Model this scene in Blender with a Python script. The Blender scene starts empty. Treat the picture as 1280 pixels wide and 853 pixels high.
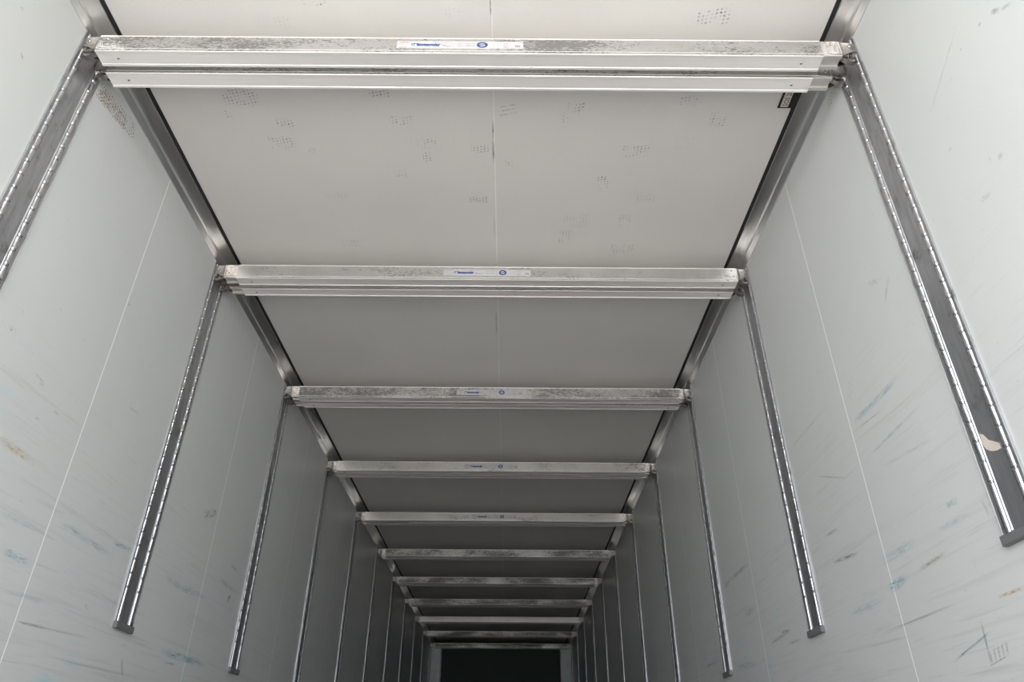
import bpy, math, random
from mathutils import Matrix, Vector

C = bpy.context.scene.collection
SC = bpy.context.scene

# ------------------------------------------------------------------ camera
cam_d = bpy.data.cameras.new('camera'); cam = bpy.data.objects.new('camera', cam_d); C.objects.link(cam)
cam_d.sensor_width = 36.0; cam_d.lens = 888.32 / 1280 * 36.0
PITCH, YAW, ROLL = 0.55277, 0.0017265, 0.0061294
fw = Vector((math.sin(YAW)*math.cos(PITCH), math.cos(YAW)*math.cos(PITCH), math.sin(PITCH)))
rt = Vector((math.cos(YAW), -math.sin(YAW), 0)); up = rt.cross(fw)
r2 = rt*math.cos(ROLL) + up*math.sin(ROLL); u2 = -rt*math.sin(ROLL) + up*math.cos(ROLL)
mw = Matrix((r2, u2, -fw)).transposed().to_4x4(); mw.translation = Vector((0.1379, 0.0, 0.5675))
cam.matrix_world = mw
cam_d.clip_start = 0.02; cam_d.clip_end = 200
SC.camera = cam

# ------------------------------------------------------------------ light: overcast sky through the open rear doors
SC.view_settings.view_transform = 'Standard'; SC.view_settings.look = 'None'
SC.view_settings.gamma = 1.0; SC.view_settings.use_curve_mapping = False
SC.view_settings.exposure = 2.58
wd = bpy.data.worlds.new('overcast_sky'); SC.world = wd; wd.use_nodes = True
bg = wd.node_tree.nodes['Background']; bg.inputs[0].default_value = (0.93, 0.97, 1.0, 1); bg.inputs[1].default_value = 1.0
SC.cycles.max_bounces = 16; SC.cycles.diffuse_bounces = 10; SC.cycles.glossy_bounces = 6
SC.cycles.transparent_max_bounces = 16
SC.cycles.use_denoising = True
REAR = -0.15         # the open rear end of the trailer
pl = bpy.data.lights.new('doorway_daylight', 'AREA'); pl.shape = 'RECTANGLE'; pl.size = 2.46; pl.size_y = 2.65
pl.cycles.is_portal = True
po = bpy.data.objects.new('doorway_daylight', pl); C.objects.link(po)
po.location = (0, REAR - 0.01, 1.325); po.rotation_euler = (math.radians(90), 0, 0)   # faces into the trailer (+y)
sun = bpy.data.lights.new('sun', 'SUN'); sun.energy = 3.0; sun.angle = .02; sun.color = (1, .95, .88)
so = bpy.data.objects.new('sun', sun); C.objects.link(so); so.rotation_euler = Vector((-.75, -.25, -.8)).to_track_quat('-Z', 'Y').to_euler()   # lights the yard, not the inside

# ------------------------------------------------------------------ dimensions (metres)
HW = 1.23            # half the inner width
H = 2.65             # ceiling height
Y1, PITCH_Y = 1.4233, 1.1876      # first beam pair, distance between pairs
NB = 11
FRONT = 13.55        # front bulkhead
BZ0 = H - 0.0678 - 0.0767         # underside of the beams
BH, BD, GAP = 0.0767, 0.059, 0.0233
TRK_B = H - 1.644    # lower end of the wall tracks
TRK_W = 0.1325
random.seed(4)

# ------------------------------------------------------------------ materials
def nt(name):
    m = bpy.data.materials.new(name); m.use_nodes = True
    return m, m.node_tree.nodes, m.node_tree.links, m.node_tree.nodes['Principled BSDF']
def N(n, t, **k):
    x = n.new(t)
    for a, b in k.items():
        if a.startswith('i_'): x.inputs[int(a[2:])].default_value = b
        else: setattr(x, a, b)
    return x
def mapping(n, l, scale, src=None, out='Object'):
    if src is None: src = n.new('ShaderNodeTexCoord').outputs[out]
    mp = n.new('ShaderNodeMapping'); mp.inputs['Scale'].default_value = scale
    l.new(src, mp.inputs['Vector']); return mp.outputs[0]
def noise(n, l, vec, scale, detail=3, rough=.6, dist=0.0):
    t = n.new('ShaderNodeTexNoise'); t.inputs['Scale'].default_value = scale; t.inputs['Detail'].default_value = detail
    t.inputs['Roughness'].default_value = rough; t.inputs['Distortion'].default_value = dist
    l.new(vec, t.inputs['Vector']); return t.outputs[0]
def ramp(n, l, src, a, b, lo=0.0, hi=1.0):
    m = n.new('ShaderNodeMapRange'); m.inputs[1].default_value = a; m.inputs[2].default_value = b
    m.inputs[3].default_value = lo; m.inputs[4].default_value = hi; m.interpolation_type = 'SMOOTHSTEP'
    l.new(src, m.inputs[0]); return m.outputs[0]
def mth(n, l, op, a, b=None):
    m = n.new('ShaderNodeMath'); m.operation = op
    for i, v in enumerate((a, b)):
        if v is None: continue
        if isinstance(v, (int, float)): m.inputs[i].default_value = v
        else: l.new(v, m.inputs[i])
    return m.outputs[0]
def mix(n, l, fac, a, b):
    m = n.new('ShaderNodeMix'); m.data_type = 'RGBA'
    if isinstance(fac, (int, float)): m.inputs[0].default_value = fac
    else: l.new(fac, m.inputs[0])
    for i, v in ((6, a), (7, b)):
        if isinstance(v, tuple): m.inputs[i].default_value = (*v, 1)
        else: l.new(v, m.inputs[i])
    return m.outputs[2]
def bump(n, l, src, bsdf, strength, dist=.001):
    b = n.new('ShaderNodeBump'); b.inputs['Strength'].default_value = strength; b.inputs['Distance'].default_value = dist
    l.new(src, b.inputs['Height']); l.new(b.outputs[0], bsdf.inputs['Normal'])

def wall_material(name, seam_off):
    m, n, l, b = nt(name)
    tc = n.new('ShaderNodeTexCoord').outputs['Object']
    sep = n.new('ShaderNodeSeparateXYZ'); l.new(tc, sep.inputs[0])
    Y, Z = sep.outputs[1], sep.outputs[2]
    low = ramp(n, l, Z, 1.95, 1.15)                                   # cargo scrapes sit in the lower part
    # long level scrapes left by cargo
    s1 = ramp(n, l, noise(n, l, mapping(n, l, (1, 1.6, 46), tc), 1.0, 5, .62, .4), .52, .74)
    s2 = ramp(n, l, noise(n, l, mapping(n, l, (1, 2.4, 70), tc), 1.3, 4, .6, .6), .57, .72)
    s3 = ramp(n, l, noise(n, l, mapping(n, l, (1, 3.2, 34), tc), 1.7, 4, .6, .5), .54, .74)
    blot = ramp(n, l, noise(n, l, tc, 1.1, 2), .44, .62)
    base = mix(n, l, ramp(n, l, noise(n, l, tc, .8, 3), .3, .7), (.555, .572, .570), (.535, .552, .550))
    c = mix(n, l, mth(n, l, 'MULTIPLY', mth(n, l, 'MULTIPLY', s1, low), .42), base, (.42, .43, .42))
    c = mix(n, l, mth(n, l, 'MULTIPLY', mth(n, l, 'MULTIPLY', s2, low), .36), c, (.34, .35, .36))
    c = mix(n, l, mth(n, l, 'MULTIPLY', mth(n, l, 'MULTIPLY', mth(n, l, 'MULTIPLY', s3, low), blot), 1.0), c, (.34, .54, .62))
    # fine scattered specks
    sp = ramp(n, l, noise(n, l, tc, 60, 1), .74, .80)
    c = mix(n, l, mth(n, l, 'MULTIPLY', sp, .35), c, (.35, .35, .34))
    # sealed panel joints, one in every bay
    d = mth(n, l, 'SUBTRACT', Y, Y1 + seam_off - 4*PITCH_Y)
    d = mth(n, l, 'ABSOLUTE', mth(n, l, 'SUBTRACT', mth(n, l, 'MODULO', mth(n, l, 'ADD', d, PITCH_Y/2), PITCH_Y), PITCH_Y/2))
    seam = ramp(n, l, d, .0031, .0015)
    c = mix(n, l, seam, c, (.84, .86, .86))
    l.new(c, b.inputs['Base Color'])
    l.new(ramp(n, l, noise(n, l, tc, 5, 2), .3, .7, WALL_R, WALL_R + .06), b.inputs['Roughness'])
    return m
WALL_R = .30
M_wl = wall_material('glassfibre_wall_left', .6653)
M_wr = wall_material('glassfibre_wall_right', .6589)

def ceiling_material():
    m, n, l, b = nt('glassfibre_ceiling')
    tc = n.new('ShaderNodeTexCoord').outputs['Object']
    sep = n.new('ShaderNodeSeparateXYZ'); l.new(tc, sep.inputs[0])
    base = mix(n, l, ramp(n, l, noise(n, l, tc, 1.2, 3), .35, .7), (.640, .625, .608), (.612, .598, .582))
    weave = noise(n, l, mapping(n, l, (240, 60, 1), tc), 1.0, 2)
    c = mix(n, l, ramp(n, l, weave, .4, .8, 0, .10), base, (.5, .49, .47))
    d = mth(n, l, 'ABSOLUTE', mth(n, l, 'SUBTRACT', sep.outputs[0], .0693))
    seam = mth(n, l, 'MULTIPLY', ramp(n, l, d, .0024, .0010), ramp(n, l, noise(n, l, tc, 7, 2), .3, .6, .25, .8))
    c = mix(n, l, seam, c, (.86, .85, .82))
    l.new(c, b.inputs['Base Color']); b.inputs['Roughness'].default_value = .5; b.inputs['Specular IOR Level'].default_value = .3
    return m
M_ceil = ceiling_material()

def metal(name, col, rough, streak=(1, 1, 1), amt=.12, dirt=0.0, aniso=0.0, metallic=1.0, hi=1.35):
    m, n, l, b = nt(name)
    tc = n.new('ShaderNodeTexCoord').outputs['Object']
    s = noise(n, l, mapping(n, l, streak, tc), 6, 4)
    c = mix(n, l, ramp(n, l, s, .3, .75), col, tuple(x*(1-amt*2) for x in col))
    if dirt:
        g = ramp(n, l, noise(n, l, tc, 11, 5, .65), .52, .72)
        c = mix(n, l, mth(n, l, 'MULTIPLY', g, dirt), c, (.16, .155, .15))
    l.new(c, b.inputs['Base Color']); b.inputs['Metallic'].default_value = metallic
    l.new(ramp(n, l, s, .3, .8, rough*.8, rough*hi), b.inputs['Roughness'])
    b.inputs['Anisotropic'].default_value = aniso
    return m
M_alu = metal('extruded_aluminium', (.92, .895, .885), .36, (.5, 12, 12), .02, metallic=.45)
M_slv = metal('dull_sleeve_aluminium', (.70, .68, .66), .42, (.5, 12, 12), .06, .15, metallic=.75)
M_rail = metal('rail_aluminium', (.70, .70, .70), .36, (12, .5, 12), .02)
M_trk = metal('galvanised_track', (.57, .58, .61), .37, (8, 8, 1.0), .13, .7, metallic=.9, hi=1.08)
M_bead = metal('polished_bead', (.72, .72, .76), .19, (10, 10, 2), .04)
M_latch = metal('worn_latch_steel', (.62, .58, .55), .38, (14, 14, 14), .18, .5)
M_rivet = metal('rivet_steel', (.62, .60, .58), .22, (9, 9, 9), .1)

def scuffed_material():
    m, n, l, b = nt('scuffed_aluminium_face')
    oi = n.new('ShaderNodeObjectInfo')
    tc = n.new('ShaderNodeTexCoord').outputs['Object']
    add = n.new('ShaderNodeVectorMath'); add.operation = 'MULTIPLY_ADD'
    l.new(oi.outputs['Random'], add.inputs[0]); add.inputs[1].default_value = (37, 0, 11); l.new(tc, add.inputs[2])
    v = add.outputs[0]
    colsep = n.new('ShaderNodeSeparateColor'); l.new(oi.outputs['Color'], colsep.inputs[0])
    amt = colsep.outputs[0]
    reg = noise(n, l, mapping(n, l, (1, 1, 3), v), 2.6, 3)                    # where the rubbing is heavy
    fine = noise(n, l, mapping(n, l, (55, 1, 170), v), 1.0, 6, .72, 1.2)
    thr = mth(n, l, 'ADD', fine, mth(n, l, 'MULTIPLY', mth(n, l, 'SUBTRACT', reg, .55), .9))
    thr = mth(n, l, 'ADD', thr, mth(n, l, 'MULTIPLY', mth(n, l, 'SUBTRACT', amt, .5), .32))
    sc = ramp(n, l, thr, .52, .62)
    nick = ramp(n, l, noise(n, l, mapping(n, l, (30, 1, 60), v), 1.0, 2, .5, .6), .70, .74)
    mask = mth(n, l, 'MAXIMUM', mth(n, l, 'MULTIPLY', sc, .88), mth(n, l, 'MULTIPLY', nick, amt))
    c = mix(n, l, ramp(n, l, noise(n, l, v, 5, 3), .3, .7), (.66, .65, .635), (.585, .578, .565))
    c = mix(n, l, mask, c, (.13, .125, .12))
    l.new(c, b.inputs['Base Color'])
    l.new(mth(n, l, 'SUBTRACT', .92, mth(n, l, 'MULTIPLY', mask, .75)), b.inputs['Metallic'])
    l.new(ramp(n, l, mask, 0, 1, .40, .62), b.inputs['Roughness'])
    return m
M_scuff = scuffed_material()

def plain(name, col, rough=.6, metallic=0.0, var=.12, sc=12):
    m, n, l, b = nt(name)
    tc = n.new('ShaderNodeTexCoord').outputs['Object']
    l.new(mix(n, l, ramp(n, l, noise(n, l, tc, sc, 3), .3, .75), col, tuple(x*(1-var) for x in col)), b.inputs['Base Color'])
    b.inputs['Roughness'].default_value = rough; b.inputs['Metallic'].default_value = metallic
    return m
M_black = plain('black_rubber_seal', (.010, .010, .011), .7)
M_cap = plain('grey_end_cap', (.14, .14, .145), .55)
M_label = plain('white_sticker', (.50, .50, .52), .45, 0, .05)
M_blueink = plain('blue_ink', (.03, .07, .22), .5)
M_greyink = plain('grey_ink', (.26, .27, .29), .5)
M_darkink = plain('dark_ink', (.13, .12, .13), .5)
M_redink = plain('red_ink', (.55, .22, .27), .5)
M_cream = plain('cream_plate_face', (.60, .54, .48), .5)
M_floor = plain('trailer_floor', (.21, .18, .168), .6, 0, .3, 4)
M_yard = plain('concrete_yard', (.52, .50, .475), .9, 0, .2, .8)
M_post = plain('grey_bulkhead_post', (.78, .80, .83), .5)
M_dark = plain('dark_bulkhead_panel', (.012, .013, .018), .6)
M_shell = plain('trailer_shell', (.6, .6, .6), .5)

# paint scrapes, stipple prints and comb scratches on the panels
INK = {'blue': (.28, .50, .62), 'tan': (.66, .52, .32), 'dark': (.13, .13, .14), 'brown': (.34, .23, .18),
       'teal': (.20, .46, .48), 'orange': (.66, .34, .16), 'navy': (.13, .27, .42)}
def mark_material(ink, kind):
    m, n, l, b = nt('mark_%s_%s' % (ink, kind))
    uv = n.new('ShaderNodeUVMap'); uv.uv_map = 'UVMap'
    uv2 = n.new('ShaderNodeUVMap'); uv2.uv_map = 'seed'
    s = n.new('ShaderNodeSeparateXYZ'); l.new(uv.outputs[0], s.inputs[0]); U, V = s.outputs[0], s.outputs[1]
    s2 = n.new('ShaderNodeSeparateXYZ'); l.new(uv2.outputs[0], s2.inputs[0]); amt, seed = s2.outputs[0], s2.outputs[1]
    tc = n.new('ShaderNodeTexCoord').outputs['Object']
    edge = mth(n, l, 'MULTIPLY', mth(n, l, 'MULTIPLY', V, mth(n, l, 'SUBTRACT', 1.0, V)), 4.0)
    ends = mth(n, l, 'MULTIPLY', ramp(n, l, U, 0, .3), ramp(n, l, U, 1, .6))
    if kind == 's':
        cb = n.new('ShaderNodeCombineXYZ'); l.new(mth(n, l, 'MULTIPLY', U, 5.0), cb.inputs[0])
        l.new(mth(n, l, 'MULTIPLY', V, 3.5), cb.inputs[1]); l.new(mth(n, l, 'MULTIPLY', seed, 50.0), cb.inputs[2])
        k = ramp(n, l, noise(n, l, cb.outputs[0], 1.3, 5, .7), .32, .74)
        a = mth(n, l, 'MULTIPLY', mth(n, l, 'MULTIPLY', edge, ends), k)
    elif kind == 'n':
        k = ramp(n, l, noise(n, l, tc, 90, 4, .7, 1.5), .50, .60)
        a = mth(n, l, 'MULTIPLY', mth(n, l, 'MULTIPLY', edge, mth(n, l, 'MULTIPLY', ramp(n, l, U, 0, .2), ramp(n, l, U, 1, .8))), k)
    else:
        # stipple: small dots in a grid (prints of a ribbed glove or sole); h: parallel strokes
        step = .0135 if kind == 'd' else .019
        sp = n.new('ShaderNodeSeparateXYZ'); l.new(tc, sp.inputs[0])
        def cell(x):
            f = mth(n, l, 'FRACT', mth(n, l, 'ADD', mth(n, l, 'DIVIDE', x, step), 400.0))
            return mth(n, l, 'ABSOLUTE', mth(n, l, 'SUBTRACT', f, .5))
        gx = mth(n, l, 'ADD', sp.outputs[0], mth(n, l, 'MULTIPLY', sp.outputs[2], 1.0))
        cx, cy = cell(gx), cell(mth(n, l, 'ADD', sp.outputs[1], mth(n, l, 'MULTIPLY', gx, .23)))
        if kind == 'd':
            r = mth(n, l, 'POWER', mth(n, l, 'ADD', mth(n, l, 'MULTIPLY', cx, cx), mth(n, l, 'MULTIPLY', cy, cy)), .5)
            dots = ramp(n, l, r, .36, .20)
        else:
            dots = ramp(n, l, mth(n, l, 'MINIMUM', cy, mth(n, l, 'ADD', cx, .12)), .16, .06)
        k = ramp(n, l, noise(n, l, tc, 22, 3, .7), .38, .62)
        fin = ramp(n, l, noise(n, l, tc, 160, 2), .36, .55)
        box = mth(n, l, 'MULTIPLY', ramp(n, l, edge, 0, .45), mth(n, l, 'MULTIPLY', ramp(n, l, U, 0, .12), ramp(n, l, U, 1, .88)))
        a = mth(n, l, 'MULTIPLY', mth(n, l, 'MULTIPLY', dots, fin), mth(n, l, 'MULTIPLY', k, box))
    a = mth(n, l, 'MULTIPLY', a, amt)
    if kind in 'sn': a = mth(n, l, 'MINIMUM', mth(n, l, 'MULTIPLY', a, 1.0), .92)
    b.inputs['Base Color'].default_value = (*INK[ink], 1); b.inputs['Roughness'].default_value = .5
    l.new(a, b.inputs['Alpha'])
    return m

# ------------------------------------------------------------------ mesh helpers
class MB:
    def __init__(s): s.v = []; s.f = []; s.mi = []; s.sm = []; s.uv = {}
    def add(s, vs, fs, mi=0, sm=False):
        o = len(s.v); s.v += [tuple(p) for p in vs]
        for f in fs: s.f.append(tuple(i+o for i in f)); s.mi.append(mi); s.sm.append(sm)
    def box(s, a, b, mi=0):
        x0, y0, z0 = a; x1, y1, z1 = b
        s.add([(x0,y0,z0),(x1,y0,z0),(x1,y1,z0),(x0,y1,z0),(x0,y0,z1),(x1,y0,z1),(x1,y1,z1),(x0,y1,z1)],
              [(0,3,2,1),(4,5,6,7),(0,1,5,4),(1,2,6,5),(2,3,7,6),(3,0,4,7)], mi)
    def prism(s, prof, axis, a, b, mi=0, mis=None, sm=False):
        """closed 2D profile swept along an axis ('x': prof=(y,z); 'y': prof=(x,z); 'z': prof=(x,y))"""
        n = len(prof)
        def P(p, t): return {'x': (t, p[0], p[1]), 'y': (p[0], t, p[1]), 'z': (p[0], p[1], t)}[axis]
        o = len(s.v); s.v += [P(p, a) for p in prof] + [P(p, b) for p in prof]
        for i in range(n):
            j = (i+1) % n
            s.f.append((o+i, o+j, o+n+j, o+n+i)); s.mi.append(mis[i] if mis else mi); s.sm.append(sm)
        s.f.append(tuple(o+i for i in reversed(range(n)))); s.mi.append(mi); s.sm.append(False)
        s.f.append(tuple(o+n+i for i in range(n))); s.mi.append(mi); s.sm.append(False)
    def cyl(s, c, axis, r, h, n=12, mi=0, dome=0.0):
        """cylinder from c along the axis vector by h, with an optional domed top"""
        ax = Vector(axis).normalized(); t = Vector((0, 0, 1)) if abs(ax.z) < .9 else Vector((1, 0, 0))
        e1 = ax.cross(t).normalized(); e2 = ax.cross(e1); c = Vector(c)
        rings = [(r, 0), (r, h)]
        if dome: rings += [(r*.8, h+dome*.55), (r*.45, h+dome*.9)]
        vs = [c + e1*(rr*math.cos(2*math.pi*i/n)) + e2*(rr*math.sin(2*math.pi*i/n)) + ax*hh for rr, hh in rings for i in range(n)]
        fs = [(k*n+i, k*n+(i+1) % n, (k+1)*n+(i+1) % n, (k+1)*n+i) for k in range(len(rings)-1) for i in range(n)]
        fs += [tuple(reversed(range(n))), tuple((len(rings)-1)*n+i for i in range(n))]
        s.add(vs, fs, mi, dome > 0)
    def build(s, name, mats, parent=None, loc=(0, 0, 0), fix=True):
        me = bpy.data.meshes.new(name); me.from_pydata(s.v, [], s.f)
        for m in (mats if isinstance(mats, (list, tuple)) else [mats]): me.materials.append(m)
        me.polygons.foreach_set('material_index', s.mi); me.polygons.foreach_set('use_smooth', s.sm); me.update()
        if fix:
            import bmesh
            bm = bmesh.new(); bm.from_mesh(me); bmesh.ops.recalc_face_normals(bm, faces=bm.faces[:]); bm.to_mesh(me); bm.free()
        o = bpy.data.objects.new(name, me); C.objects.link(o); o.location = loc
        if parent: o.parent = parent
        return o
def struct(o): o['kind'] = 'structure'; return o
def thing(name, label, cat, loc, group=None):
    o = bpy.data.objects.new(name, None); C.objects.link(o); o.location = loc; o.empty_display_size = .05
    o['label'] = label; o['category'] = cat
    if group: o['group'] = group
    return o
def copy_tree(o, parent=None):
    c = o.copy(); C.objects.link(c)
    if parent: c.parent = parent
    for ch in list(o.children): copy_tree(ch, c)
    return c
def text_verts(mb, body, size, at, mi, xs=1.0, to=lambda x, y: (x, 0, y), bold=0.0):
    cu = bpy.data.curves.new('t', 'FONT'); cu.body = body; cu.size = size; cu.offset = bold; cu.resolution_u = 2
    ob = bpy.data.objects.new('t', cu); C.objects.link(ob)
    dg = bpy.context.evaluated_depsgraph_get(); me = bpy.data.meshes.new_from_object(ob.evaluated_get(dg))
    mb.add([to(at[0] + v.co.x*xs, at[1] + v.co.y) for v in me.vertices], [tuple(p.vertices) for p in me.polygons], mi)
    bpy.data.objects.remove(ob); bpy.data.curves.remove(cu); bpy.data.meshes.remove(me)

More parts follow.
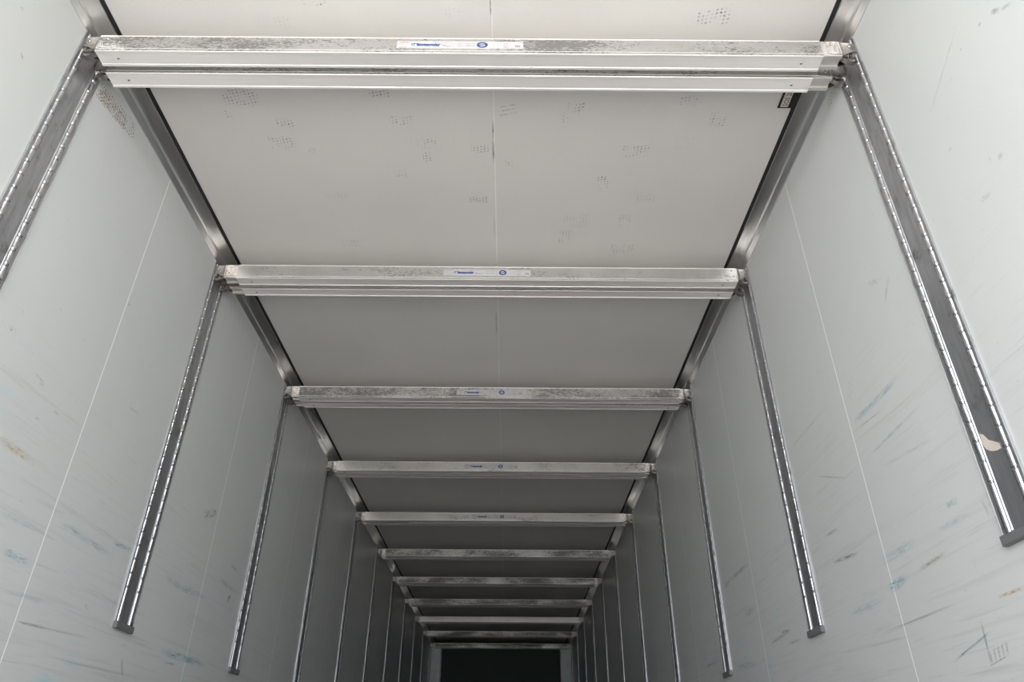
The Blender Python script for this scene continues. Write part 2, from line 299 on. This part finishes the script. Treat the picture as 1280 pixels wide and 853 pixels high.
MARKS = [
  ('R', 2.075, 1.539, 1.719, 1.537, 0.0263, 'blue', 0.55, 's'),
  ('R', 2.027, 1.41, 1.667, 1.423, 0.0134, 'blue', 0.5, 's'),
  ('R', 1.977, 1.356, 1.632, 1.315, 0.0113, 'blue', 0.3, 's'),
  ('R', 2.407, 1.493, 2.161, 1.394, 0.008, 'dark', 0.5, 's'),
  ('R', 2.077, 1.514, 1.851, 1.496, 0.0069, 'brown', 0.55, 's'),
  ('R', 1.729, 1.154, 1.67, 1.153, 0.0177, 'teal', 0.6, 's'),
  ('R', 1.587, 1.126, 1.58, 1.078, 0.0111, 'teal', 0.35, 's'),
  ('R', 2.123, 1.041, 1.98, 1.048, 0.0242, 'blue', 0.75, 's'),
  ('R', 2.111, 1.028, 2.002, 1.034, 0.011, 'navy', 0.4, 's'),
  ('R', 1.932, 1.047, 1.775, 1.057, 0.0122, 'brown', 0.6, 's'),
  ('R', 1.652, 0.919, 1.539, 0.919, 0.0095, 'orange', 0.75, 's'),
  ('R', 1.902, 0.816, 1.691, 0.863, 0.007, 'navy', 0.8, 's'),
  ('R', 2.437, 1.197, 2.214, 1.174, 0.015, 'navy', 0.75, 's'),
  ('R', 2.122, 1.114, 1.878, 1.121, 0.0315, 'blue', 0.3, 's'),
  ('R', 2.408, 1.022, 2.127, 1.018, 0.0275, 'blue', 0.35, 's'),
  ('R', 1.8, 1.113, 1.635, 1.111, 0.0174, 'blue', 0.3, 's'),
  ('R', 0.984, 2.067, 0.961, 2.044, 0.0149, 'dark', 0.6, 's'),
  ('R', 0.962, 2.042, 0.927, 2.021, 0.013, 'dark', 0.35, 's'),
  ('R', 1.027, 2.076, 1.015, 2.08, 0.0081, 'dark', 0.7, 's'),
  ('R', 1.281, 2.045, 1.065, 2.159, 0.0092, 'dark', 0.25, 's'),
  ('R', 1.099, 2.09, 1.091, 2.085, 0.0071, 'dark', 0.6, 's'),
  ('R', 1.407, 2.072, 1.403, 2.071, 0.0092, 'dark', 0.5, 's'),
  ('R', 1.235, 1.721, 1.192, 1.711, 0.0158, 'brown', 0.3, 's'),
  ('R', 1.141, 1.76, 1.119, 1.762, 0.0178, 'brown', 0.35, 's'),
  ('R', 1.26, 1.915, 1.242, 1.908, 0.0095, 'dark', 0.3, 's'),
  ('R', 3.616, 1.412, 3.26, 1.414, 0.0264, 'navy', 0.55, 's'),
  ('R', 3.715, 1.399, 3.582, 1.419, 0.0294, 'navy', 0.5, 's'),
  ('R', 2.454, 1.289, 2.318, 1.281, 0.0139, 'blue', 0.6, 's'),
  ('R', 3.195, 1.054, 2.914, 1.063, 0.0128, 'dark', 0.55, 's'),
  ('R', 3.05, 1.074, 2.911, 1.068, 0.0119, 'dark', 0.6, 's'),
  ('R', 2.984, 1.022, 2.827, 1.018, 0.0114, 'dark', 0.45, 's'),
  ('R', 4.335, 1.104, 3.988, 1.096, 0.0163, 'navy', 0.5, 's'),
  ('R', 3.724, 1.03, 3.356, 1.007, 0.0265, 'blue', 0.35, 's'),
  ('R', 3.476, 1.22, 3.289, 1.219, 0.0374, 'blue', 0.3, 's'),
  ('R', 1.756, 1.863, 1.691, 1.833, 0.0207, 'dark', 0.3, 'n'),
  ('R', 1.706, 1.757, 1.636, 1.821, 0.0131, 'dark', 0.25, 's'),
  ('R', 2.052, 1.619, 1.984, 1.67, 0.0348, 'dark', 0.2, 'n'),
  ('R', 2.285, 0.931, 1.656, 0.942, 0.0095, 'dark', 0.22, 's'),
  ('R', 2.226, 0.939, 1.829, 0.937, 0.0059, 'dark', 0.4, 's'),
  ('R', 2.596, 0.929, 1.969, 0.901, 0.0106, 'dark', 0.25, 's'),
  ('R', 2.131, 1.486, 1.595, 1.455, 0.0079, 'dark', 0.2, 's'),
  ('R', 2.601, 1.669, 2.154, 1.671, 0.0155, 'dark', 0.2, 's'),
  ('R', 1.732, 0.896, 1.749, 0.783, 0.0091, 'dark', 0.8, 's'),
  ('R', 1.743, 0.792, 1.736, 0.825, 0.0059, 'dark', 0.7, 's'),
  ('R', 1.726, 0.795, 1.719, 0.827, 0.0058, 'dark', 0.7, 's'),
  ('R', 1.709, 0.798, 1.702, 0.83, 0.0057, 'dark', 0.7, 's'),
  ('R', 1.693, 0.8, 1.686, 0.832, 0.0056, 'dark', 0.7, 's'),
  ('R', 1.677, 0.803, 1.669, 0.834, 0.0055, 'dark', 0.7, 's'),
  ('R', 1.76, 0.791, 1.667, 0.805, 0.0039, 'dark', 0.6, 's'),
  ('R', 1.736, 0.819, 1.659, 0.828, 0.0032, 'dark', 0.35, 's'),
  ('L', 1.748, 1.338, 1.95, 1.335, 0.0296, 'tan', 0.6, 's'),
  ('L', 2.451, 1.255, 2.616, 1.267, 0.0163, 'blue', 0.8, 's'),
  ('L', 2.113, 1.227, 2.525, 1.214, 0.0256, 'blue', 0.45, 's'),
  ('L', 1.932, 1.086, 2.076, 1.084, 0.0269, 'blue', 0.6, 's'),
  ('L', 1.856, 1.167, 2.1, 1.179, 0.0213, 'blue', 0.25, 's'),
  ('L', 3.117, 1.559, 3.259, 1.627, 0.0423, 'dark', 0.7, 'n'),
  ('L', 3.595, 1.293, 3.64, 1.333, 0.0324, 'dark', 0.75, 's'),
  ('L', 3.548, 1.457, 3.662, 1.45, 0.0137, 'dark', 0.7, 's'),
  ('L', 3.425, 1.367, 3.71, 1.355, 0.0292, 'dark', 0.35, 's'),
  ('L', 3.069, 0.955, 3.202, 0.96, 0.0115, 'brown', 0.7, 's'),
  ('L', 3.002, 0.99, 3.556, 0.998, 0.0334, 'blue', 0.75, 's'),
  ('L', 2.871, 1.242, 3.264, 1.239, 0.0263, 'blue', 0.5, 's'),
  ('L', 3.09, 1.255, 3.393, 1.252, 0.0244, 'blue', 0.35, 's'),
  ('L', 2.086, 0.934, 2.259, 0.941, 0.0082, 'brown', 0.5, 's'),
  ('L', 2.095, 0.932, 2.531, 0.954, 0.0087, 'dark', 0.35, 's'),
  ('L', 2.212, 0.87, 3.013, 0.88, 0.0116, 'dark', 0.3, 's'),
  ('L', 2.731, 0.927, 2.776, 0.865, 0.02, 'dark', 0.5, 's'),
  ('L', 1.265, 2.283, 1.286, 2.267, 0.0089, 'dark', 0.6, 's'),
  ('L', 1.196, 2.385, 1.213, 2.389, 0.013, 'dark', 0.3, 's'),
  ('L', 1.859, 1.448, 1.887, 1.448, 0.0098, 'dark', 0.3, 's'),
  ('L', 1.787, 1.555, 1.859, 1.546, 0.0109, 'dark', 0.3, 's'),
  ('L', 1.821, 1.54, 1.854, 1.541, 0.0102, 'dark', 0.25, 's'),
  ('L', 1.923, 1.5, 1.959, 1.499, 0.0106, 'dark', 0.4, 's'),
  ('L', 1.631, 1.607, 1.671, 1.615, 0.0189, 'dark', 0.3, 'n'),
  ('L', 2.292, 1.696, 2.39, 1.706, 0.013, 'dark', 0.3, 's'),
  ('L', 1.964, 0.995, 2.252, 1.007, 0.0165, 'blue', 0.35, 's'),
  ('L', 2.398, 1.039, 2.434, 1.031, 0.0157, 'dark', 0.5, 'n'),
  ('L', 2.096, 2.005, 2.112, 2.01, 0.0131, 'dark', 0.6, 's'),
  ('L', 1.642, 1.506, 2.172, 1.519, 0.0128, 'dark', 0.16, 's'),
  ('L', 2.039, 1.275, 2.701, 1.26, 0.0186, 'dark', 0.18, 's'),
  ('L', 2.298, 1.081, 2.885, 1.081, 0.0205, 'dark', 0.2, 's'),
  ('L', 1.553, 2.497, 1.81, 2.556, 0.0729, 'brown', 1.3, 'd'),
  ('L', 1.551, 2.491, 1.76, 2.534, 0.0568, 'brown', 0.9, 'n'),
  ('R', 1.665, 2.565, 1.588, 2.552, 0.0497, 'brown', 0.6, 'd'),
  ('R', 2.612, 2.646, 2.501, 2.577, 0.0464, 'brown', 0.4, 'd'),
  ('C', -0.532, 1.35, -0.446, 1.349, 0.0244, 'dark', 0.7, 'd'),
  ('C', 0.72, 1.386, 0.838, 1.385, 0.0616, 'dark', 0.7, 'd'),
  ('C', -0.911, 1.717, -0.767, 1.716, 0.0914, 'dark', 0.5, 'd'),
  ('C', -0.928, 1.793, -0.898, 1.793, 0.0517, 'dark', 0.5, 'd'),
  ('C', -0.379, 1.698, -0.299, 1.698, 0.0348, 'dark', 0.6, 'd'),
  ('C', -0.75, 1.852, -0.678, 1.851, 0.0845, 'dark', 0.6, 'd'),
  ('C', -0.806, 1.931, -0.695, 1.93, 0.0646, 'dark', 0.5, 'd'),
  ('C', -0.325, 1.821, -0.224, 1.82, 0.0528, 'dark', 0.5, 'd'),
  ('C', -0.258, 1.934, -0.147, 1.933, 0.0567, 'dark', 0.5, 'd'),
  ('C', -0.215, 1.999, -0.178, 1.999, 0.059, 'dark', 0.6, 'd'),
  ('C', -0.047, 2.237, 0.04, 2.237, 0.0388, 'dark', 0.7, 'd'),
  ('C', -0.338, 2.092, -0.28, 2.091, 0.0446, 'dark', 0.4, 'd'),
  ('C', -0.028, 1.956, 0.053, 1.955, 0.0411, 'dark', 0.5, 'd'),
  ('C', 0.334, 1.744, 0.398, 1.76, 0.0562, 'dark', 0.95, 'd'),
  ('C', 0.314, 1.804, 0.355, 1.803, 0.0523, 'dark', 0.4, 'd'),
  ('C', 0.735, 1.723, 0.81, 1.723, 0.0497, 'dark', 0.55, 'd'),
  ('C', 0.864, 1.802, 0.935, 1.802, 0.0748, 'dark', 0.55, 'd'),
  ('C', 0.554, 1.963, 0.678, 1.961, 0.0662, 'dark', 0.55, 'd'),
  ('C', 0.489, 2.143, 0.533, 2.131, 0.0928, 'dark', 0.9, 'd'),
  ('C', 0.348, 2.477, 0.413, 2.476, 0.0998, 'dark', 0.5, 'd'),
  ('C', 0.585, 2.559, 0.711, 2.558, 0.0695, 'dark', 0.5, 'd'),
  ('C', 0.597, 2.367, 0.66, 2.366, 0.0941, 'dark', 0.4, 'd'),
  ('C', 0.759, 1.916, 0.839, 1.915, 0.0643, 'dark', 0.35, 'd'),
  ('C', 0.646, 2.225, 0.747, 2.224, 0.0773, 'dark', 0.3, 'd'),
  ('C', -0.088, 1.382, -0.012, 1.381, 0.0334, 'dark', 0.3, 'd'),
  ('C', 0.349, 2.369, 0.489, 2.368, 0.1046, 'dark', 0.3, 'd'),
  ('C', 0.109, 2.026, 0.14, 2.026, 0.0515, 'dark', 0.4, 'd'),
  ('C', -0.708, 1.421, -0.578, 1.42, 0.0457, 'dark', 0.2, 'd'),
  ('C', -0.647, 2.533, -0.537, 2.532, 0.0569, 'dark', 0.3, 'd'),
  ('C', -0.657, 2.22, -0.543, 2.219, 0.0288, 'dark', 0.25, 'd'),
  ('C', 0.086, 1.765, 0.156, 1.765, 0.0655, 'dark', 0.7, 'h'),
  ('C', 0.065, 1.323, 0.067, 1.397, 0.0076, 'dark', 0.9, 's'),
  ('C', 0.065, 1.814, 0.065, 1.914, 0.0091, 'dark', 0.7, 's'),
  ('C', 0.065, 1.906, 0.065, 2.035, 0.0109, 'dark', 0.95, 's'),
  ('C', 0.059, 3.049, 0.059, 3.364, 0.0107, 'dark', 0.5, 's'),
  ('C', 0.062, 2.331, 0.061, 2.503, 0.0089, 'dark', 0.35, 's'),
  ('C', -0.656, 1.962, -0.629, 1.978, 0.035, 'dark', 0.3, 'n'),
]


# ------------------------------------------------------------------ the shell: walls, ceiling, floor with their scrapes
def add_marks(mb, mats, side, off):
    """each mark lies .0004 m on its panel as faces of the panel's own mesh"""
    uvs = []
    for (s, a0, b0, a1, b1, w, ink, amt, kind) in MARKS:
        if s != side: continue
        key = (ink, kind)
        if key not in mats: mats[key] = (len(mats) + 1, mark_material(ink, kind))
        d = Vector((a1-a0, b1-b0)); L = max(d.length, .003); d.normalize(); nn = Vector((-d.y, d.x))*w/2
        c4 = [Vector((a0, b0))-nn, Vector((a1, b1))-nn, Vector((a1, b1))+nn, Vector((a0, b0))+nn]
        o = off + .00002*(len(uvs) % 7)
        if s == 'C': P = [(p.x, p.y, H - o) for p in c4]
        else: P = [((-HW + o) if s == 'L' else (HW - o), p.x, p.y) for p in c4]
        mb.add(P, [(0, 1, 2, 3)], mats[key][0]); uvs.append((amt, random.random()))
    return uvs
def panel(name, mb, base_mat, side):
    mats = {}; n0 = len(mb.f)
    uvs = add_marks(mb, mats, side, .0004)
    o = mb.build(name, [base_mat] + [m for _, m in mats.values()], fix=False)
    me = o.data; u1 = me.uv_layers.new(name='UVMap'); u2 = me.uv_layers.new(name='seed')
    for k, (amt, sd) in enumerate(uvs):
        p = me.polygons[n0+k]
        for j, li in enumerate(p.loop_indices):
            u1.data[li].uv = ((0, 0), (1, 0), (1, 1), (0, 1))[j]; u2.data[li].uv = (amt, sd)
    return struct(o)
mb = MB(); mb.box((-HW-.06, REAR, 0), (-HW, FRONT+.06, H)); panel('wall_left', mb, M_wl, 'L')
mb = MB(); mb.box((HW, REAR, 0), (HW+.06, FRONT+.06, H)); panel('wall_right', mb, M_wr, 'R')
mb = MB(); mb.box((-HW-.06, REAR, H), (HW+.06, FRONT+.06, H+.06)); panel('ceiling', mb, M_ceil, 'C')
mb = MB(); mb.box((-HW-.06, REAR, -.12), (HW+.06, FRONT+.06, 0)); struct(mb.build('floor', M_floor))
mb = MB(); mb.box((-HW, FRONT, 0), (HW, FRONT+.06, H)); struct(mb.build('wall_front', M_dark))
mb = MB(); mb.box((-40, -60, -1.3), (40, 30, -1.2)); struct(mb.build('ground', M_yard))

# coved aluminium rail with a black seal along each top corner
def corner(sgn, idx):
    prof = [(0, .047), (.0035, .0475), (.006, .045), (.019, .0335), (.021, .033)]
    for k in range(1, 9):
        t = k/8
        prof.append((.021 + .0415*t, .033 - .030*(t**0.72) ))
    prof += [(.0655, .0045), (.0655, 0), (0, 0)]
    pts = [(sgn*(HW - i), H - z) for i, z in prof]
    mb = MB(); mb.prism(pts, 'y', REAR, FRONT)
    o = mb.build('trim_%d' % idx, M_rail)
    struct(o)
    mb = MB(); x0, x1 = sorted((sgn*(HW-.0655), sgn*(HW-.0800)))
    mb.box((x0, REAR, H-.0022), (x1, FRONT, H-.0001)); struct(mb.build('trim_%d' % (idx+2), M_black))
corner(-1, 1); corner(1, 2)

# grey posts each side of the dark front bulkhead panel
for s, w in ((-1, 'left'), (1, 'right')):
    mb = MB(); x0, x1 = sorted((s*(HW-.001), s*(HW-.19)))
    mb.prism([(x0, FRONT-.001), (x0, FRONT-.075), (x0+.012, FRONT-.087), (x1-.012, FRONT-.087), (x1, FRONT-.075), (x1, FRONT-.001)], 'z', 0, H-.05)
    o = mb.build('bulkhead_post', M_post)
    o['label'] = 'grey upright post at the far end of the trailer, against the %s wall' % w; o['category'] = 'post'
    o['group'] = 'bulkhead posts'
for x, w in ((-.409, 'left'), (.376, 'right')):
    mb = MB(); mb.box((x-.035, FRONT-.03, 1.985), (x+.035, FRONT-.0005, 2.02)); mb.box((x-.02, FRONT-.055, 1.96), (x+.02, FRONT-.028, 2.012))
    o = mb.build('bulkhead_bracket', M_black)
    o['label'] = 'small black bracket low on the dark far bulkhead, %s one of two' % w; o['category'] = 'bracket'; o['group'] = 'bulkhead brackets'

# ------------------------------------------------------------------ wall tracks
TL = H - .040 - TRK_B          # track length
def bead_mesh(sgn):
    mb = MB(); rows = []; z = .022; first = TL - (1.505 - .040)
    def row(z, wf, hf): rows.append((z, wf, hf))
    row(.022, 1, 1); row(first-.010, 1, 1)
    zz = first
    while zz < TL - .02:
        for dz, wf, hf in ((-.0070, 1, 1), (-.0042, 1.10, 1.12), (-.0022, .80, .62), (.0000, .76, .56), (.0022, .80, .62), (.0042, 1.10, 1.12), (.0070, 1, 1)):
            row(zz+dz, wf, hf)
        zz += .0497
    row(TL, 1, 1)
    n = 7; vs = []
    for z, wf, hf in rows:
        for i in range(n):
            a = math.pi*i/(n-1)
            vs.append((-sgn*(.0030 + .0050*hf*math.sin(a)**.8), -.0080*wf*math.cos(a), z))
    fs = [(k*n+i, k*n+i+1, (k+1)*n+i+1, (k+1)*n+i) for k in range(len(rows)-1) for i in range(n-1)]
    mb.add(vs, fs, 0, True)
    return mb
def track_proto(sgn):
    root = thing('beam_track', '', 'track', (0, 0, 0))
    h = TRK_W/2
    # channel profile: lips at the edges, flat flanges, shallow middle channel
    pr = [(-h, .0), (-h, .0040), (-h+.0018, .0052), (-h+.0034, .0040), (-.0545, .0034), (-.0320, .0034), (-.0300, .0012), (.0300, .0012), (.0320, .0034), (.0545, .0034), (h-.0034, .0040), (h-.0018, .0052), (h, .0040), (h, .0)]
    mb = MB(); mb.prism([(-sgn*x, y) for y, x in pr], 'z', .02, TL)
    mb.build('track_channel', M_trk, root)
    for y in (-.0442, .0442):
        b = bead_mesh(sgn).build('slotted_bead', M_bead, root, (0, y, 0))
    mb = MB(); hh = h + .001
    x0, x1 = sorted((0, -sgn*.0125))
    mb.box((x0, -hh, 0), (x1, hh, .022)); 
    x0, x1 = sorted((-sgn*.0125, -sgn*.0140)); mb.box((x0, -hh+.004, .002), (x1, hh-.004, .020))
    cap = mb.build('end_cap', M_cap, root)
    return root
ORD = ['nearest', 'second', 'third', 'fourth', 'fifth', 'sixth', 'seventh', 'eighth', 'ninth', 'tenth', 'farthest']
for sgn, side in ((-1, 'left'), (1, 'right')):
    proto = track_proto(sgn)
    for k in range(NB):
        o = proto if k == 0 else copy_tree(proto)
        o.location = (sgn*(HW-.0002), Y1 + k*PITCH_Y - .0017 + TRK_W/2, TRK_B)
        if k == 0: lb = 'wide slotted steel track, nearest on the %s wall, %s' % (side, 'running out of the picture edge' if sgn < 0 else 'holding a tape scrap')
        elif k == 10: lb = 'farthest slotted track on the dark end of the %s wall, by the bulkhead' % side
        else: lb = 'slotted steel track on the %s wall, %s from the camera, under the %s beam pair' % (side, ORD[k], ORD[k])
        o['label'] = lb; o['group'] = 'slotted tracks on the %s wall' % side
    if sgn > 0: TR0 = proto

# ------------------------------------------------------------------ decking beams
def beam_profile():
    """(y, z) outline and material index per edge: 1 = rubbed front face"""
    pr = [(.0000, .0700), (.0000, .0125), (.0014, .0120), (.0014, .0108), (.0000, .0103), (.0000, .0012), (.0012, .0000),
          (.0075, .0000), (.0085, .0013), (.0490, .0013), (.0500, .0000), (.0578, .0000), (.0590, .0012),
          (.0590, .0700), (.0590, .0755), (.0578, .0767), (.0012, .0767), (.0000, .0755)]
    mi = [0]*len(pr); mi[0] = 1; mi[4] = 1
    return pr, mi
BL = 1.145
def make_beam(fine=True):
    root = thing('decking_beam', '', 'beam', (0, 0, 0))
    pr, mi = beam_profile()
    mb = MB(); mb.prism(pr, 'x', -BL, BL, 0, mi)
    body = mb.build('beam_body', [M_alu, M_scuff], root)
    if fine:
        for sx in (-1, 1):
            m2 = MB(); m2.cyl((0, 0, .0013), (0, 0, -1), .0046, .0008, 12, 0, .0014); m2.cyl((0, 0, .0004), (0, 0, -1), .0016, .0022, 6, 1)
            m2.build('screw', [M_rivet, M_black], body, (sx*(BL-.062), .029, 0))
    # sticker with its print
    if fine:
        mb = MB(); mb.box((-.2, -.0006, .0225), (.2, .0002, .0580)); st = mb.build('sticker', M_label, root)
        T = MB(); to = lambda x, y: (x, -.0008, y)
        text_verts(T, 'STEP', .0130, (-.190, .0460), 3, 1.05, to); text_verts(T, 'UP', .0075, (-.189, .0385), 3, 1.1, to); T.box((-.191, -.0008, .0262), (-.168, -.0007, .0275), 2)
        text_verts(T, 'ITT', .0175, (-.154, .0340), 0, .9, to, .0005); text_verts(T, 'awesower', .0200, (-.134, .0340), 0, .86, to, .0013)
        T.box((-.080, -.0008, .043), (-.0755, -.0007, .051), 1); T.box((-.080, -.0008, .030), (-.0765, -.0007, .036), 1)
        text_verts(T, 'i  o  s', .0100, (-.068, .0470), 1, 1.2, to); text_verts(T, 'Mn', .0125, (-.057, .0330), 2, 1.0, to); text_verts(T, 'aon', .0090, (-.041, .0310), 2, 1.0, to); T.box((-.022, -.0008, .028), (-.0212, -.0007, .044), 1)
        T.box((-.006, -.0008, .029), (-.0052, -.0007, .050), 1)
        text_verts(T, 'D', .0120, (-.003, .0440), 1, 1.0, to); text_verts(T, 'D', .0120, (-.003, .0310), 1, 1.0, to)
        text_verts(T, '1 2200 mm', .0095, (.010, .0440), 1, .9, to); text_verts(T, '1 2400 mm', .0095, (.010, .0325), 1, .9, to)
        # blue round emblem with a white bar
        ring = []; nseg = 28
        for rr in (.0165, .0088):
            for i in range(nseg): ring.append((.0705 + rr*1.08*math.cos(2*math.pi*i/nseg), -.0008, .0405 + rr*.88*math.sin(2*math.pi*i/nseg)))
        E = MB(); E.add(ring, [(i, (i+1) % nseg, nseg+(i+1) % nseg, nseg+i) for i in range(nseg)], 0)
        E.add([(.0600, -.00082, .0375), (.0780, -.00082, .0395), (.0800, -.00082, .0440), (.0620, -.00082, .0420)], [(0, 1, 2, 3)], 0)
        text_verts(T, 'i', .012, (.106, .036), 1, 1, to)
        for zc in (.0465, .0325, .0555):
            rg = []
            for rr in (.0068, .0050):
                for i in range(16): rg.append((.1450 + rr*math.cos(2*math.pi*i/16), -.0008, zc + rr*.62*math.sin(2*math.pi*i/16)))
            if zc < .05: T.add(rg, [(i, (i+1) % 16, 16+(i+1) % 16, 16+i) for i in range(16)], 3)
        T.box((.1410, -.0008, .0295), (.1480, -.0007, .0312), 2)
        for i in range(4):
            for j in range(3): T.box((.1745+i*.0042, -.0008, .0300+j*.0036), (.1775+i*.0042, -.0007, .0325+j*.0036), 2)
        E.build('round_emblem', M_blueink, st, fix=False)
        T.build('print', [M_blueink, M_greyink, M_darkink, M_redink], st, fix=False)
    # telescoping inner sleeves
    ip = [(.0016, .0745), (.0016, .0140), (.0036, .0125), (.0036, .0070), (.0050, .0060), (.0150, .0060), (.0165, .0125), (.0425, .0125), (.0440, .0060), (.0540, .0060), (.0554, .0070), (.0554, .0125), (.0574, .0140), (.0574, .0745)]
    for sx in (-1, 1):
        mb = MB(); a, b = sorted((sx*.98, sx*1.176)); mb.prism(ip, 'x', a, b, 0)
        sl = mb.build('end_sleeve', M_slv, root)
        # latch head: bent cheek plates, top web, hook tongue and spring
        mb = MB()
        def plate(y0, y1, yb0, yb1):
            P = [(1.130, .0135, .0735), (1.168, .0120, .0740), (1.174, .0124, .0744), (1.186, .0150, .0747), (1.197, .0215, .0748), (1.2085, .0290, .0745), (1.2240, .0335, .0722), (1.2262, .0350, .0700)]
            def yy(x, y, yb): t = min(max((x-1.170)/.020, 0), 1); return y + (yb-y)*t
            vs = []; fs = []
            for x, z0, z1 in P: vs += [(sx*x, yy(x, y0, yb0), z0), (sx*x, yy(x, y0, yb0), z1), (sx*x, yy(x, y1, yb1), z1), (sx*x, yy(x, y1, yb1), z0)]
            for i in range(len(P)-1):
                for q in range(4): fs.append((i*4+q, i*4+(q+1) % 4, (i+1)*4+(q+1) % 4, (i+1)*4+q))
            fs += [(0, 3, 2, 1), tuple(len(P)*4-4+q for q in range(4))]
            mb.add(vs, fs, 0)
        plate(.0008, .0040, .0065, .0097); plate(.0582, .0550, .0525, .0493)
        a, b = sorted((sx*1.170, sx*1.2255)); mb.box((a, .0090, .0700), (b, .0500, .0728))
        hd = mb.build('latch_head', M_latch, root)
        if fine:
            m2 = MB()
            for (x, z, y) in ((1.150, .0600, .0008), (1.157, .0290, .0008), (1.2095, .0560, .0065)):
                m2 = MB(); m2.cyl((0, 0, 0), (0, -1, 0), .0046, .0010, 12, 0, .0022); m2.build('rivet', M_rivet, hd, (sx*x, y, z))
            m2 = MB()
            # hook tongue: curved finger reaching into the track slot
            prf = [(1.176, .030), (1.190, .022), (1.200, .010), (1.208, .004), (1.2180, .0035), (1.2248, .009), (1.2258, .018), (1.2185, .0165), (1.2120, .0135), (1.2070, .022), (1.2000, .034), (1.185, .042)]
            pts = [(sx*x, z) for x, z in prf]
            m2.prism(pts, 'y', .0220, .0380)
            pts = [(sx*x, z) for x, z in ((1.212, .020), (1.2265, .022), (1.2268, .034), (1.212, .036))]; m2.prism(pts, 'y', .0115, .0480)
            m2.build('hook', M_latch, hd)
            m2 = MB()
            turns = 5; pts = []
            for i in range(turns*10+1):
                a = 2*math.pi*i/10; pts.append(Vector((sx*(1.180 + .028*i/(turns*10)), .0150 + .0042*math.cos(a), .0200 + .0042*math.sin(a))))
            vs = []; fs = []
            for i, p in enumerate(pts):
                d = (pts[min(i+1, len(pts)-1)] - pts[max(i-1, 0)]).normalized(); e = d.cross(Vector((1, 0, 0))).normalized(); g = d.cross(e)
                for q in range(4): vs.append(p + (e*math.cos(q*math.pi/2) + g*math.sin(q*math.pi/2))*.0009)
            for i in range(len(pts)-1):
                for q in range(4): fs.append((i*4+q, i*4+(q+1) % 4, (i+1)*4+(q+1) % 4, (i+1)*4+q))
            m2.add(vs, fs, 0, True); m2.build('spring', M_rivet, hd)
    return root
bf = make_beam(True); bc = make_beam(False)
SH = [-.030, .0275, .014, -.004, 0, .01, -.01, .005, 0, -.005, .005]
SC_AMT = [.76, .42, .90, .48, .40, .85, .95, .95, .25, 1.0, .9]
used = {}
BLAB = [('lightly marked' , ''), ]
TRAIT = ['scuffed', 'clean bright', 'heavily blackened', 'faintly scratched', 'dull grey', 'smudged', 'blotchy', 'streaky', 'clean pale', 'speckled', 'dim']
def ground_label(k, front):
    where = 'closest to the camera' if k == 0 else ('last before the dark bulkhead' if k == 10 else '%s from the camera' % ORD[k])
    return ('%s aluminium beam in front, in the beam pair %s' % (TRAIT[k], where)) if front else \
           ('aluminium beam tucked behind its twin, in the pair %s' % where)
for k in range(NB):
    for r in (0, 1):
        src = bf if k < 5 else bc
        if src.name in used: o = copy_tree(src)
        else: o = src; used[src.name] = 1
        o.location = (0, Y1 + k*PITCH_Y + r*(BD+GAP), BZ0)
        o['label'] = ground_label(k, r == 0); o['kind'] = 'thing'; o['category'] = 'beam'; o['group'] = 'ceiling decking beams in pairs'
        sh = SH[k] + (0 if r == 0 else .004*((k % 3)-1))
        for ch in o.children:
            if ch.name.startswith('beam_body'):
                ch.location.x = sh
            if ch.name.startswith('sticker'): ch.location.x = sh
            if ch.name.startswith('beam_body'):
                ch.color = (SC_AMT[k] if r == 0 else .4, 0, 0, 1)
        if k in (4,): pass

# ------------------------------------------------------------------ small black plate by the right rail
t = thing('number_plate', 'small black framed plate with a cream face on the ceiling behind the nearest beams', 'plate', (1.128, 1.69, H))
mb = MB(); mb.box((-.029, -.056, -.0040), (.0215, .056, 0)); mb.build('plate_frame', M_black, t)
mb = MB(); mb.box((-.0215, -.050, -.0048), (.0060, .050, -.0038)); f = mb.build('plate_face', M_cream, t)
T = MB(); text_verts(T, 'SOS 20', .026, (-.046, -.0175), 0, .85, lambda x, y: (-y - .0155 + .0, -x*1.0, -.0050), .0006)
T.build('print', M_darkink, f, fix=False)

# torn strip of tape on the nearest right-hand track
mb = MB(); x = HW - .0022
pts = [(-.026, 0), (-.010, .012), (.004, .020), (.016, .040), (.024, .046), (.028, .020), (.020, .004), (.006, -.006), (-.012, -.012), (-.027, -.012)]
mb.prism([(x, 0)]*0 + [(p[0], p[1]) for p in pts], 'x', 0, .0006)
o = mb.build('tape_scrap', M_cream, None, (x-.0005, Y1 + .0645, TRK_B + .205))
o['label'] = 'torn scrap of pale tape stuck in the nearest right-hand track'; o['category'] = 'tape'
